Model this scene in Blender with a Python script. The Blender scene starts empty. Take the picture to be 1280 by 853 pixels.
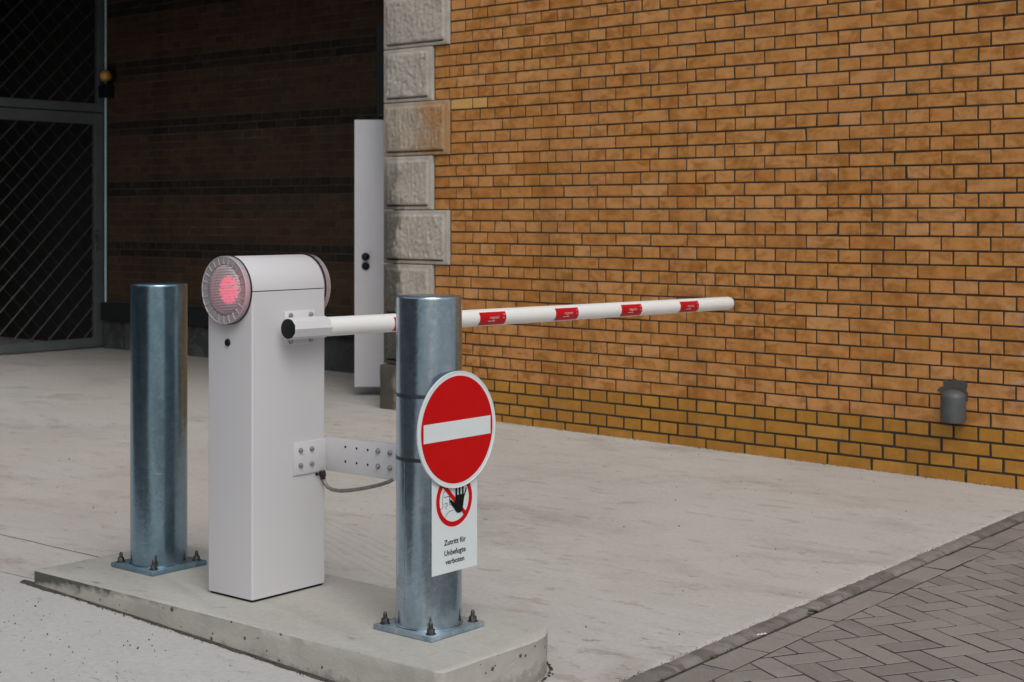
import bpy, bmesh, math, random
from mathutils import Vector, Matrix, noise
random.seed(11)
scn = bpy.context.scene
COL = scn.collection
R = math.radians

# ------------------------------------------------------------------ materials
class NT:
    def __init__(s, name):
        s.m = bpy.data.materials.new(name); s.m.use_nodes = True
        s.t = s.m.node_tree; s.t.nodes.clear()
        s.out = s.n('ShaderNodeOutputMaterial')
        s.b = s.n('ShaderNodeBsdfPrincipled')
        s.t.links.new(s.b.outputs[0], s.out.inputs[0])
        s.tc = s.n('ShaderNodeTexCoord')
        s.geo = s.n('ShaderNodeNewGeometry')
    def n(s, t, **k):
        x = s.t.nodes.new(t)
        for a, v in k.items(): setattr(x, a, v)
        return x
    def l(s, a, b): s.t.links.new(a, b)
    def pos(s, scale=(1, 1, 1), rot=(0, 0, 0)):
        mp = s.n('ShaderNodeMapping'); mp.inputs['Scale'].default_value = scale; mp.inputs['Rotation'].default_value = rot
        s.l(s.geo.outputs['Position'], mp.inputs[0]); return mp.outputs[0]
    def noise(s, vec, scale, detail=4, rough=.55, dist=0):
        x = s.n('ShaderNodeTexNoise'); x.inputs['Scale'].default_value = scale; x.inputs['Detail'].default_value = detail
        x.inputs['Roughness'].default_value = rough; x.inputs['Distortion'].default_value = dist
        s.l(vec, x.inputs['Vector']); return x.outputs['Fac']
    def ramp(s, fac, *stops):
        x = s.n('ShaderNodeValToRGB'); e = x.color_ramp.elements
        while len(e) < len(stops): e.new(.5)
        for i, (p, c) in enumerate(stops):
            e[i].position = p
            e[i].color = (c, c, c, 1) if not isinstance(c, (tuple, list)) else (*c, 1)
        s.l(fac, x.inputs[0]); return x.outputs[0]
    def mix(s, fac, a, b, mode='MIX'):
        x = s.n('ShaderNodeMix', data_type='RGBA', blend_type=mode)
        for inp, v in ((x.inputs[0], fac), (x.inputs[6], a), (x.inputs[7], b)):
            if hasattr(v, 'links'): s.l(v, inp)
            elif isinstance(v, (tuple, list)): inp.default_value = (*v, 1)
            else: inp.default_value = v
        return x.outputs[2]
    def math(s, op, a, b=0., clamp=False):
        x = s.n('ShaderNodeMath', operation=op, use_clamp=clamp)
        for inp, v in ((x.inputs[0], a), (x.inputs[1], b)):
            if hasattr(v, 'links'): s.l(v, inp)
            else: inp.default_value = v
        return x.outputs[0]
    def set(s, **k):
        for a, v in k.items():
            i = s.b.inputs[a.replace('_', ' ')]
            if hasattr(v, 'links'): s.l(v, i)
            elif isinstance(v, (tuple, list)): i.default_value = (*v, 1)
            else: i.default_value = v
        return s
    def bump(s, h, strength=.3, dist=.01):
        x = s.n('ShaderNodeBump'); x.inputs['Strength'].default_value = strength; x.inputs['Distance'].default_value = dist
        s.l(h, x.inputs['Height']); s.l(x.outputs[0], s.b.inputs['Normal'])
        return s

def plain(name, col, rough=.5, metal=0., var=.06, scale=9., bump=.0, spec=.5, dirt=None):
    t = NT(name); p = t.pos()
    f = t.noise(p, scale, 5)
    lo = tuple(max(0, c*(1-var)) for c in col); hi = tuple(min(1, c*(1+var)) for c in col)
    c = t.ramp(f, (.3, lo), (.7, hi))
    if dirt:
        d = t.noise(t.pos((1, 1, .35)), dirt[0], 6, .65)
        c = t.mix(t.ramp(d, (dirt[1], 0.), (dirt[1]+.12, dirt[2])), c, dirt[3])
    t.set(Base_Color=c, Roughness=rough, Metallic=metal)
    t.b.inputs['Specular IOR Level'].default_value = spec
    if bump: t.bump(t.noise(p, 60, 4), bump, .004)
    return t.m

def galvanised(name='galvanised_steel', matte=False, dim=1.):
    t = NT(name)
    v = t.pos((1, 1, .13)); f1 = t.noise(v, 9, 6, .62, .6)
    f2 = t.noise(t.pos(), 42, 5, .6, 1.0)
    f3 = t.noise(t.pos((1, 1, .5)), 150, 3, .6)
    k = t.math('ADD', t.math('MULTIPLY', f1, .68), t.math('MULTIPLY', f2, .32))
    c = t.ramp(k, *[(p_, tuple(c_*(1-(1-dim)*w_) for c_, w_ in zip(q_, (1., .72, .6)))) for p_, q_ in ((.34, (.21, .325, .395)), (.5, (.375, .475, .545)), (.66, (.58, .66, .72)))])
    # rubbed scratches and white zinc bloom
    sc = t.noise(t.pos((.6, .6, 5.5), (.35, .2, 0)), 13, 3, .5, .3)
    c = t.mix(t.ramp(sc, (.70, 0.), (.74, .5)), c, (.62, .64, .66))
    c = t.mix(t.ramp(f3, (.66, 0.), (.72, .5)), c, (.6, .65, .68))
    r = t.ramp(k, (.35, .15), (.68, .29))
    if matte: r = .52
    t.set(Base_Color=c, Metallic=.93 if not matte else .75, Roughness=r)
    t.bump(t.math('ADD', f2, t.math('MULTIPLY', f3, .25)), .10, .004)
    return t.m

def concrete(name, base, var=.13, stain=(.20, .17, .15), amt=.5, specks=.25, patch=.55, rot=.0, grain=1.0, streak=None):
    t = NT(name)
    p = t.pos()
    big = t.noise(p, .55, 6, .6, .4); mid = t.noise(t.pos((1, 2.2, 1), (0, 0, rot)), 2.6, 7, .62, .5); fine = t.noise(p, 55, 5, .65)
    lo = tuple(c*(1-var) for c in base); hi = tuple(min(1, c*(1+var)) for c in base)
    c = t.ramp(t.math('ADD', t.math('MULTIPLY', big, .6), t.math('MULTIPLY', mid, .4)), (.34, lo), (.66, hi))
    st = t.noise(t.pos((1, 1.5, 1), (0, 0, -rot)), 1.05, 9, .66, .5)
    st2 = t.noise(t.pos((1, 2.4, 1), (0, 0, -rot)), 4.2, 7, .7, .4)
    c = t.mix(t.ramp(st, (patch, 0.), (patch+.17, amt)), c, stain)
    c = t.mix(t.ramp(st2, (patch+.05, 0.), (patch+.10, amt*.75)), c, stain)
    st3 = t.noise(t.pos((1, 2.0, 1), (0, 0, -rot)), 11, 7, .75, .3)
    c = t.mix(t.math('MULTIPLY', t.ramp(st3, (.60, 0.), (.66, .85)), t.ramp(st, (.42, 0.), (.56, 1.))), c, tuple(x*.62 for x in stain))
    if streak:   # long trowel and tyre scuffs
        sk = t.noise(t.pos((.55, 9, 1), (0, 0, -rot)), 2.2, 6, .7, .25)
        gate = t.noise(p, .9, 3, .5)
        f = t.math('MULTIPLY', t.ramp(sk, (.54, 0.), (.68, 1.)), t.ramp(gate, (.42, 0.), (.62, streak)))
        c = t.mix(f, c, tuple(x*.55 for x in base))
        sx = t.n('ShaderNodeSeparateXYZ'); t.l(p, sx.inputs[0]); X_, Y_ = sx.outputs[0], sx.outputs[1]
        pk = t.noise(p, .38, 3, .5)                         # faint reddish cast over parts of the slab
        c = t.mix(t.ramp(pk, (.42, 0.), (.66, .55)), c, (base[0]*.93, base[1]*.86, base[2]*.84))
        x0 = t.math('ADD', X_, .65); y0 = t.math('ADD', Y_, -1.13)    # a short tyre print behind the cabinet
        u = t.math('ADD', t.math('MULTIPLY', x0, .924), t.math('MULTIPLY', y0, -.382)); v = t.math('ADD', t.math('MULTIPLY', x0, .382), t.math('MULTIPLY', y0, .924))
        uu = t.math('POWER', t.math('ABSOLUTE', t.math('DIVIDE', u, .85)), 2.); vv = t.math('POWER', t.math('ABSOLUTE', t.math('DIVIDE', v, .17)), 4.)
        wv = t.math('SINE', t.math('ADD', t.math('MULTIPLY', v, 125.), t.math('MULTIPLY', t.noise(p, 4, 2), .9)))
        ms = t.ramp(t.math('SUBTRACT', 1., t.math('ADD', uu, vv)), (.0, 0.), (.5, 1.))
        k = t.math('MULTIPLY', t.math('MULTIPLY', t.ramp(wv, (.35, 0.), (.95, .26)), ms), t.ramp(t.noise(p, 14, 4, .7), (.35, .2), (.6, 1.)))
        c = t.mix(k, c, tuple(x*.5 for x in base))
    g = t.ramp(fine, (.25, 1-.12*grain), (.75, 1+.07*grain))
    c = t.mix(1., c, g, 'MULTIPLY')
    if specks:
        vo = t.n('ShaderNodeTexVoronoi'); vo.inputs['Scale'].default_value = 26; vo.inputs['Randomness'].default_value = 1
        t.l(p, vo.inputs['Vector'])
        gate = t.noise(p, 2.1, 3)
        sz = t.math('MULTIPLY', t.ramp(gate, (.48, 0.), (.72, .17)), t.noise(p, 13, 2))
        f = t.math('LESS_THAN', vo.outputs['Distance'], sz)
        c = t.mix(t.math('MULTIPLY', f, specks), c, (.05, .045, .04))
    t.set(Base_Color=c, Roughness=t.ramp(mid, (.3, .72), (.7, .9)))
    t.b.inputs['Specular IOR Level'].default_value = .3
    t.bump(t.math('ADD', t.math('MULTIPLY', mid, .7), t.math('MULTIPLY', fine, .3)), .28, .012)
    return t.m

def brick_mat(name, stops, blotch, rough=.55, spec=.35, amt=.55, salt=False):
    t = NT(name); p = t.pos(); rnd = t.geo.outputs['Random Per Island']
    c = t.ramp(rnd, *stops)
    b = t.n('ShaderNodeTexNoise', noise_dimensions='4D'); b.inputs['Scale'].default_value = 11; b.inputs['Detail'].default_value = 5; b.inputs['Roughness'].default_value = .58; b.inputs['Distortion'].default_value = .5
    t.l(t.pos((1, 1, 1.5)), b.inputs['Vector']); t.l(t.math('MULTIPLY', rnd, 37.), b.inputs['W'])
    big = t.noise(p, .9, 4, .6)
    f = t.math('MULTIPLY', t.ramp(b.outputs['Fac'], (.46, 0.), (.63, amt)), t.ramp(big, (.32, .45), (.66, 1.)))
    c = t.mix(f, c, blotch)
    c = t.mix(t.ramp(b.outputs['Fac'], (.30, .35), (.44, 0.)), c, tuple(min(1, x*1.25+.045) for x in stops[len(stops)//2][1]))
    run = t.noise(t.pos((1.6, 1.6, .12)), 2.3, 6, .65, .4)           # faint rain runs over many courses
    c = t.mix(t.ramp(run, (.52, 0.), (.70, .42)), c, tuple(x*.55 for x in blotch))
    if salt:
        sx = t.n('ShaderNodeSeparateXYZ'); t.l(t.geo.outputs['Position'], sx.inputs[0])
        k = t.math('ADD', t.math('MULTIPLY', t.math('SUBTRACT', sx.outputs[0], .62), 1.9), t.math('MULTIPLY', t.math('SUBTRACT', t.noise(t.pos((1, 1, .8)), 6, 7, .72, .6), .5), 3.4))
        c = t.mix(t.ramp(k, (.55, 0.), (1.0, .30)), c, (.55, .50, .46))
    g = t.ramp(t.noise(p, 120, 4, .65), (.25, .88), (.75, 1.09))
    c = t.mix(1., c, g, 'MULTIPLY')
    t.set(Base_Color=c, Roughness=rough); t.b.inputs['Specular IOR Level'].default_value = spec
    t.bump(t.math('ADD', t.noise(p, 30, 4), t.math('MULTIPLY', t.noise(p, 160, 3), .4)), .22, .004)
    return t.m

def mortar_mat(name, dark, light, thr=.66):
    t = NT(name); p = t.pos()
    f = t.noise(t.pos((.7, .7, 1.3)), 1.9, 6, .7, .5)
    c = t.mix(t.ramp(f, (thr, 0.), (thr+.09, .8)), dark, light)
    if thr > .65:
        sx = t.n('ShaderNodeSeparateXYZ'); t.l(t.geo.outputs['Position'], sx.inputs[0])
        k = t.math('ADD', t.math('MULTIPLY', t.math('SUBTRACT', sx.outputs[0], .62), 1.9), t.math('MULTIPLY', t.math('SUBTRACT', t.noise(t.pos((1, 1, .8)), 6, 7, .72, .6), .5), 3.4))
        c = t.mix(t.ramp(k, (.25, 0.), (.8, .75)), c, (.30, .29, .27))
    g = t.ramp(t.noise(p, 90, 4), (.25, .75), (.75, 1.2))
    c = t.mix(1., c, g, 'MULTIPLY')
    t.set(Base_Color=c, Roughness=.95); t.bump(t.noise(p, 90, 4), .5, .006); return t.m

def stone_mat(name, base, stain=None, grime=.6, low=None):
    t = NT(name); p = t.pos()
    f = t.noise(t.pos((1, 1, .85)), 8, 8, .72, .3)
    c = t.ramp(f, (.3, tuple(x*.76 for x in base)), (.52, base), (.75, tuple(min(1, x*1.22) for x in base)))
    gr = t.noise(t.pos((1.6, 1, .5)), 6.5, 8, .72, .6)
    c = t.mix(t.ramp(gr, (.615, 0.), (.72, grime)), c, (.055, .052, .045))
    if stain:
        s = t.noise(t.pos((1, 1, .8)), 5, 5, .6, .5)
        sx = t.n('ShaderNodeSeparateXYZ'); t.l(t.geo.outputs['Position'], sx.inputs[0])
        gx = t.ramp(t.math('MULTIPLY', t.math('ADD', sx.outputs[0], 3.72), 1.9), (.0, .05), (1., .55))
        k = t.math('ADD', gx, t.math('SUBTRACT', s, .5))
        c = t.mix(t.ramp(k, (.25, 0.), (.55, .85)), c, stain)
    # black run-off crust on the corner edge, its own wavering outline
    sx = t.n('ShaderNodeSeparateXYZ'); t.l(t.geo.outputs['Position'], sx.inputs[0])
    e = t.math('ADD', t.math('MULTIPLY', t.math('ADD', sx.outputs[0], 3.776), 4.2), t.math('MULTIPLY', t.math('SUBTRACT', t.noise(t.pos((1, 1, .6)), 10, 6, .7), .5), 1.5))
    h = t.ramp(t.math('MULTIPLY', sx.outputs[2], .42), (.16, 1.), (.62, .8), (.8, .15))
    k = t.math('MULTIPLY', t.ramp(e, (.50, 1.), (.80, 0.)), h)
    c = t.mix(t.math('MULTIPLY', k, low if low is not None else .9), c, (.035, .036, .03))
    t.set(Base_Color=c, Roughness=.92); t.b.inputs['Specular IOR Level'].default_value = .2
    t.bump(t.math('ADD', t.noise(t.pos((1, 1, .6)), 45, 5, .7), t.noise(p, 110, 4)), .5, .008)
    return t.m

M = {}
M['white'] = plain('white_powder_coat', (.57, .57, .588), .42, var=.02, scale=3, bump=.03, dirt=(3.2, .62, .10, (.33, .30, .27)))
M['white_arm'] = plain('white_arm_lacquer', (.78, .79, .78), .32, var=.015, scale=5, dirt=(4, .6, .12, (.45, .43, .4)))
M['white_sleeve'] = plain('grey_white_sleeve', (.62, .62, .64), .4, var=.02)
M['black'] = plain('black_plastic', (.008, .009, .010), .55, var=.1, spec=.25)
M['gap'] = plain('dark_gap', (.012, .012, .012), .9)
M['zinc'] = plain('zinc_bolt', (.42, .42, .42), .34, 1., var=.25, scale=60)
M['rusty_bolt'] = plain('weathered_bolt', (.10, .096, .092), .4, .85, var=.5, scale=90)
M['hose'] = plain('metal_hose', (.22, .21, .20), .45, .6, var=.2, scale=60)
M['galv'] = galvanised(); M['galv_dark'] = galvanised('darker_galvanised_steel', False, .62); M['galv_plate_dark'] = galvanised('darker_galvanised_plate', True, .55); M['galv_plate'] = galvanised('galvanised_plate', True)  # darker-toned copies serve the left bollard
M['red'] = plain('sign_red', (.52, .0035, .004), .5, var=.03, spec=.15)
M['tape_red'] = plain('tape_red', (.47, .005, .010), .4, var=.05, spec=.25)
M['sign_white'] = plain('sign_white', (.66, .72, .74), .4, var=.015)
M['tape_white'] = plain('print_white', (.8, .8, .8), .4)
M['ink'] = plain('sign_ink', (.006, .007, .008), .6, spec=.15)
M['alu'] = plain('sign_aluminium', (.6, .62, .64), .4, .4, var=.05)
M['concrete_yard'] = concrete('yard_concrete', (.485, .474, .446), .11, (.25, .21, .18), .55, .45, .528, .66, streak=.34)
M['concrete_road'] = concrete('road_concrete', (.47, .465, .46), .07, (.30, .28, .265), .35, .75, .60, .0)
M['concrete_island'] = concrete('island_concrete_top', (.45, .445, .41), .07, (.34, .32, .28), .4, .2, .60, .5)
def island_side():
    t = NT('island_concrete_side'); p = t.pos()
    a = t.noise(p, 4.5, 7, .65, .5); b = t.noise(t.pos((1, 1, 1.4)), 12, 7, .7, .6)
    c = t.ramp(a, (.3, (.33, .32, .28)), (.7, (.46, .45, .405)))
    sx = t.n('ShaderNodeSeparateXYZ'); t.l(t.geo.outputs['Position'], sx.inputs[0])
    # algae crust: strongest along the top edge of the left half
    zz = t.math('MULTIPLY', t.math('ADD', sx.outputs[2], -.084), 30)
    xx = t.ramp(t.math('MULTIPLY', t.math('ADD', sx.outputs[0], .96), .8), (0., 1.0), (.12, .80), (.35, .52), (.75, .30), (1., .0))
    k = t.math('ADD', t.math('ADD', zz, t.math('MULTIPLY', t.math('SUBTRACT', b, .5), 2.6)), t.math('SUBTRACT', t.math('MULTIPLY', xx, 2.4), .75))
    c = t.mix(t.ramp(k, (.25, 0.), (1.15, .88)), c, (.032, .037, .030))
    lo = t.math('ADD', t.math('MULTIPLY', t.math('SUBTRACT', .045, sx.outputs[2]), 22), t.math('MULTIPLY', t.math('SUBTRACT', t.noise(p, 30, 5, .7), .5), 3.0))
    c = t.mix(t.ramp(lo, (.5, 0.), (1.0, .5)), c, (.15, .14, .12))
    vo = t.n('ShaderNodeTexVoronoi'); vo.inputs['Scale'].default_value = 30; t.l(p, vo.inputs['Vector'])
    gate = t.noise(p, 9, 3)
    sz = t.math('MULTIPLY', t.ramp(gate, (.42, 0.), (.66, .42)), t.noise(p, 19, 2))
    pit = t.math('LESS_THAN', vo.outputs['Distance'], sz)
    c = t.mix(t.math('MULTIPLY', pit, .85), c, (.03, .028, .025))
    t.set(Base_Color=c, Roughness=.92); t.bump(t.math('ADD', b, t.math('MULTIPLY', pit, -1.5)), .45, .01); return t.m
M['island_side'] = island_side()
M['asphalt'] = plain('asphalt', (.045, .047, .05), .85, var=.3, scale=60, bump=.4)
M['haunch'] = concrete('haunch_concrete', (.235, .218, .198), .25, (.09, .082, .07), .85, .6, .47, .3)
def paver_mat():
    t = NT('paver_stone'); p = t.pos()
    c = t.ramp(t.geo.outputs['Random Per Island'], (0., (.208, .185, .166)), (.5, (.235, .210, .189)), (1., (.262, .236, .214)))
    w = t.noise(t.pos((1, 1.6, 1), (0, 0, .5)), 4.5, 7, .66, .7)
    c = t.mix(t.ramp(w, (.5, 0.), (.7, .5)), c, (.30, .27, .255))
    d = t.noise(p, 9, 6, .7)
    c = t.mix(t.ramp(d, (.60, 0.), (.74, .6)), c, (.085, .076, .07))
    c = t.mix(1., c, t.ramp(t.noise(p, 170, 4, .7), (.25, .78), (.75, 1.2)), 'MULTIPLY')
    t.set(Base_Color=c, Roughness=.85); t.b.inputs['Specular IOR Level'].default_value = .3
    t.bump(t.math('ADD', t.noise(p, 120, 4), d), .3, .004); return t.m
M['paver'] = paver_mat()
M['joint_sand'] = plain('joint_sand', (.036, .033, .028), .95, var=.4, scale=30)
M['brick'] = brick_mat('orange_brick', ((0., (.45, .188, .045)), (.10, (.51, .228, .062)), (.5, (.54, .252, .076)), (.93, (.56, .27, .094)), (1., (.58, .295, .115))), (.27, .098, .010), amt=.85, salt=True)
M['brick_yellow'] = brick_mat('yellow_glazed_brick', ((0., (.40, .185, .023)), (.5, (.455, .215, .028)), (1., (.50, .243, .040))), (.31, .13, .018), .38, .5, .55)
M['brick_pale'] = brick_mat('pale_yellow_brick', ((0., (.62, .36, .11)), (.5, (.64, .38, .12)), (1., (.66, .40, .13))), (.55, .30, .08), .5, .4, .3)
M['mortar'] = mortar_mat('dark_mortar', (.034, .036, .026), (.28, .27, .25), .65)
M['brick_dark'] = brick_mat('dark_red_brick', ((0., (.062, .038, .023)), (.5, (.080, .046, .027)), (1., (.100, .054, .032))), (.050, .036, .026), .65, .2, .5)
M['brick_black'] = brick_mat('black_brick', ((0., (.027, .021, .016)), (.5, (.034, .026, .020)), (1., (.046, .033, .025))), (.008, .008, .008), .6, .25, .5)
M['mortar_dark'] = mortar_mat('bay_mortar', (.080, .070, .056), (.14, .125, .11), .55)  # the bay wall's own mortar colour
M['stone'] = stone_mat('quoin_stone', (.47, .43, .375), None, .62)
M['stone_rust'] = stone_mat('rust_stained_quoin_stone', (.42, .36, .29), (.40, .21, .075), .6)
M['stone_base'] = stone_mat('plinth_stone', (.25, .215, .175), None, .9, .75)
M['plinth'] = concrete('grey_plinth', (.095, .105, .10), .2, (.03, .034, .03), .8, .2, .46)
M['void_black'] = plain('near_black_render', (.02, .02, .02), .9, var=.2)  # near-black colour makes the room behind the gate read as unlit
M['band_black'] = plain('near_black_band', (.012, .014, .016), .7)
M['gate_paint'] = plain('grey_green_gate_paint', (.135, .16, .155), .45, .2, var=.12, scale=5)
M['post_edge'] = plain('blue_grey_post', (.55, .78, .84), .35, .0, var=.1)
M['wire'] = plain('gate_wire', (.095, .093, .09), .5, .5, var=.25, scale=12)
M['wire_less_lit'] = plain('less_lit_wire', (.035, .036, .035), .6, .4, var=.3, scale=12)  # darker copy for the wires that catch less light
M['door_white'] = plain('white_door_paint', (.60, .60, .63), .45, var=.02, dirt=(2.5, .6, .15, (.38, .36, .34)))
M['dark_steel'] = plain('dark_steel', (.015, .015, .014), .5, .2)
M['strap_steel'] = plain('strap_steel', (.055, .075, .085), .4, .6, var=.3, scale=30)
M['pvc'] = plain('grey_pipe_plastic', (.075, .085, .088), .5, var=.15, scale=14, dirt=(9, .55, .5, (.06, .055, .05)))
M['render_patch'] = concrete('mortar_patch', (.085, .078, .068), .3, (.035, .034, .03), .8, .2, .48)
M['amber'] = plain('amber_lens', (.72, .36, .085), .2, .1, var=.2, scale=20)
M['weed'] = plain('weed_leaf', (.075, .095, .03), .7, var=.4, scale=40)
M['dirt'] = plain('dark_dirt', (.060, .050, .042), .95, var=.5, scale=60)
M['paper'] = plain('litter_paper', (.62, .6, .57), .8)
M['lamp_body'] = plain('lamp_reflector', (.15, .14, .15), .5, .0, var=.15, scale=40)
M['facade'] = concrete('unseen_facade', (.05, .062, .07), .2, (.05, .05, .05), .5, 0, .55)
M['facade_glass'] = plain('street_window', (.02, .025, .03), .1)

def lens_mat(name, ribs):
    t = NT(name)
    for n_ in (t.b,): t.t.nodes.remove(n_)
    tr = t.n('ShaderNodeBsdfTransparent'); tr.inputs[0].default_value = (1, .95, .97, 1)
    df = t.n('ShaderNodeBsdfTranslucent'); df.inputs[0].default_value = (.85, .78, .81, 1)
    d2 = t.n('ShaderNodeBsdfDiffuse'); d2.inputs[0].default_value = (.72, .71, .73, 1)
    gl = t.n('ShaderNodeBsdfGlossy'); gl.inputs['Roughness'].default_value = .12
    a0 = t.n('ShaderNodeMixShader'); a0.inputs[0].default_value = .8; t.l(df.outputs[0], a0.inputs[1]); t.l(d2.outputs[0], a0.inputs[2])
    a = t.n('ShaderNodeMixShader'); t.l(tr.outputs[0], a.inputs[1]); t.l(a0.outputs[0], a.inputs[2])
    if ribs:
        w = t.n('ShaderNodeTexWave', wave_type='BANDS', bands_direction='Z'); w.inputs['Scale'].default_value = 62
        t.l(t.geo.outputs['Position'], w.inputs['Vector'])
        t.l(t.ramp(w.outputs['Fac'], (.35, .30), (.75, .80)), a.inputs[0])
    else: a.inputs[0].default_value = .45
    fr = t.n('ShaderNodeFresnel'); fr.inputs[0].default_value = 1.45
    b = t.n('ShaderNodeMixShader'); t.l(fr.outputs[0], b.inputs[0]); t.l(a.outputs[0], b.inputs[1]); t.l(gl.outputs[0], b.inputs[2])
    t.l(b.outputs[0], t.out.inputs[0]); return t.m
M['lens'] = lens_mat('ribbed_clear_lens', True)
M['lens_ring'] = lens_mat('clear_lens_ring', False)
M['clear_rib'] = plain('clear_rib', (.47, .43, .455), .2, var=.03)
def led_mat():
    t = NT('red_led'); t.set(Base_Color=(.3, .02, .05), Roughness=.3)
    t.b.inputs['Emission Color'].default_value = (1, .05, .16, 1); t.b.inputs['Emission Strength'].default_value = 1.0
    return t.m
M['led'] = led_mat(); M['leak_glow'] = led_mat(); M['leak_glow'].node_tree.nodes['Principled BSDF'].inputs['Emission Strength'].default_value = .42

# ------------------------------------------------------------------ helpers
def new_bm(): return bmesh.new()
def wloc(o):
    v = Vector((0, 0, 0))
    while o: v += o.location; o = o.parent
    return v
def obj(name, bm, mats, parent=None, smooth=None, label=None):
    me = bpy.data.meshes.new(name); bm.normal_update(); bm.to_mesh(me); bm.free()
    for m in (mats if isinstance(mats, (list, tuple)) else [mats]): me.materials.append(M[m] if isinstance(m, str) else m)
    if smooth is not None:
        me.polygons.foreach_set('use_smooth', [True]*len(me.polygons)); me.set_sharp_from_angle(angle=R(smooth))
    o = bpy.data.objects.new(name, me); COL.objects.link(o)
    if parent:
        off = wloc(parent); me.transform(Matrix.Translation(-off)); o.parent = parent
    if label: o['label'] = label
    return o
def thing(name, label, cat, loc=(0, 0, 0), group=None):
    o = bpy.data.objects.new(name, None); o.empty_display_size = .1; COL.objects.link(o); o.location = loc
    o['label'] = label; o['category'] = cat
    if group: o['group'] = group
    return o
def tag(o, label, cat, group=None, kind=None):
    o['label'] = label; o['category'] = cat
    if group: o['group'] = group
    if kind: o['kind'] = kind
    return o
def struct(o, label=None):
    o['kind'] = 'structure'
    if label: o['label'] = label
    return o
def box(bm, a, b, bevel=0, seg=2, mi=0, frame=None):
    x0, y0, z0 = a; x1, y1, z1 = b
    P = [(x0, y0, z0), (x1, y0, z0), (x1, y1, z0), (x0, y1, z0), (x0, y0, z1), (x1, y0, z1), (x1, y1, z1), (x0, y1, z1)]
    if frame: P = [frame(Vector(p)) for p in P]
    v = [bm.verts.new(p) for p in P]
    F = [bm.faces.new([v[i] for i in q]) for q in ((3, 2, 1, 0), (4, 5, 6, 7), (0, 1, 5, 4), (1, 2, 6, 5), (2, 3, 7, 6), (3, 0, 4, 7))]
    for f in F: f.material_index = mi
    if bevel:
        es = list({e for f in F for e in f.edges})
        r = bmesh.ops.bevel(bm, geom=es, offset=bevel, segments=seg, affect='EDGES', profile=.5)
        for f in r['faces']: f.material_index = mi
def frame_of(d):
    d = Vector(d).normalized(); u = d.orthogonal().normalized()
    if abs(d.z) < .9: u = d.cross(Vector((0, 0, 1))).normalized()
    w = d.cross(u); return d, u, w
def rings(bm, pts, rads, n=32, cap=True, mi=0, up=None):
    """a tube through pts with one radius per point"""
    L = []; pts = [Vector(p) for p in pts]
    for i, p in enumerate(pts):
        a = pts[max(0, i-1)]; b = pts[min(len(pts)-1, i+1)]
        if (b-a).length < 1e-9: b = a + (pts[-1]-pts[0])
        d, u, w = frame_of(b-a)
        L.append([bm.verts.new(p + rads[i]*(math.cos(2*math.pi*k/n)*u + math.sin(2*math.pi*k/n)*w)) for k in range(n)])
    for A, B in zip(L, L[1:]):
        for k in range(n):
            f = bm.faces.new((A[k], A[(k+1) % n], B[(k+1) % n], B[k])); f.material_index = mi
    if cap:
        for l in (L[0][::-1], L[-1]):
            f = bm.faces.new(l); f.material_index = mi
    bmesh.ops.recalc_face_normals(bm, faces=bm.faces[:])
def lathe(bm, c, axis, prof, n=48, mi=0):
    """prof: (radius, distance along axis)"""
    d, u, w = frame_of(axis); c = Vector(c); L = []
    for r, h in prof:
        if r < 1e-6: L.append([bm.verts.new(c+d*h)])
        else: L.append([bm.verts.new(c+d*h+r*(math.cos(2*math.pi*k/n)*u+math.sin(2*math.pi*k/n)*w)) for k in range(n)])
    fs = []
    for A, B in zip(L, L[1:]):
        for k in range(n):
            q = [A[k % len(A)], A[(k+1) % len(A)], B[(k+1) % len(B)], B[k % len(B)]]
            q = list(dict.fromkeys(q))
            if len(q) > 2:
                f = bm.faces.new(q); f.material_index = mi; fs.append(f)
    bmesh.ops.recalc_face_normals(bm, faces=fs)
def sheet_poly(bm, pts, fr, thick, mi=0):
    """flat outline (2-D points) given its thickness; fr maps (u, v, d) to the world"""
    lo = [bm.verts.new(fr(u, v, 0)) for u, v in pts]; hi = [bm.verts.new(fr(u, v, thick)) for u, v in pts]
    fs = [bm.faces.new(hi), bm.faces.new(lo[::-1])]
    n = len(pts)
    for i in range(n): fs.append(bm.faces.new((lo[i], lo[(i+1) % n], hi[(i+1) % n], hi[i])))
    for f in fs: f.material_index = mi
    bmesh.ops.recalc_face_normals(bm, faces=fs)
def text_mesh(s, size, fr, sx=1., thick=.0006, align='CENTER', bm=None, mi=0, offset=0.):
    cu = bpy.data.curves.new('lettering', 'FONT'); cu.body = s; cu.size = size; cu.align_x = align; cu.extrude = thick; cu.offset = offset
    o = bpy.data.objects.new('lettering', cu); COL.objects.link(o)
    bpy.context.view_layer.update()
    me = bpy.data.meshes.new_from_object(o.evaluated_get(bpy.context.evaluated_depsgraph_get()))
    COL.objects.unlink(o); bpy.data.objects.remove(o); bpy.data.curves.remove(cu)
    b2 = bmesh.new(); b2.from_mesh(me); bpy.data.meshes.remove(me)
    bm = bm or new_bm(); mp = {}
    for v in b2.verts: mp[v] = bm.verts.new(fr(v.co.x*sx, v.co.y, v.co.z+thick))
    for f in b2.faces:
        g = bm.faces.new([mp[v] for v in f.verts]); g.material_index = mi
    b2.free(); return bm
def copy_tree(o, parent=None):
    c = o.copy(); COL.objects.link(c); c.parent = parent
    for ch in [x for x in scn.objects if x.parent == o]: copy_tree(ch, c)
    return c
def lerp(a, b, t): return a+(b-a)*t
def interp(x, xs, ys):
    if x <= xs[0]: return ys[0]
    for i in range(1, len(xs)):
        if x <= xs[i]: return lerp(ys[i-1], ys[i], (x-xs[i-1])/(xs[i]-xs[i-1]))
    return ys[-1]

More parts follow.
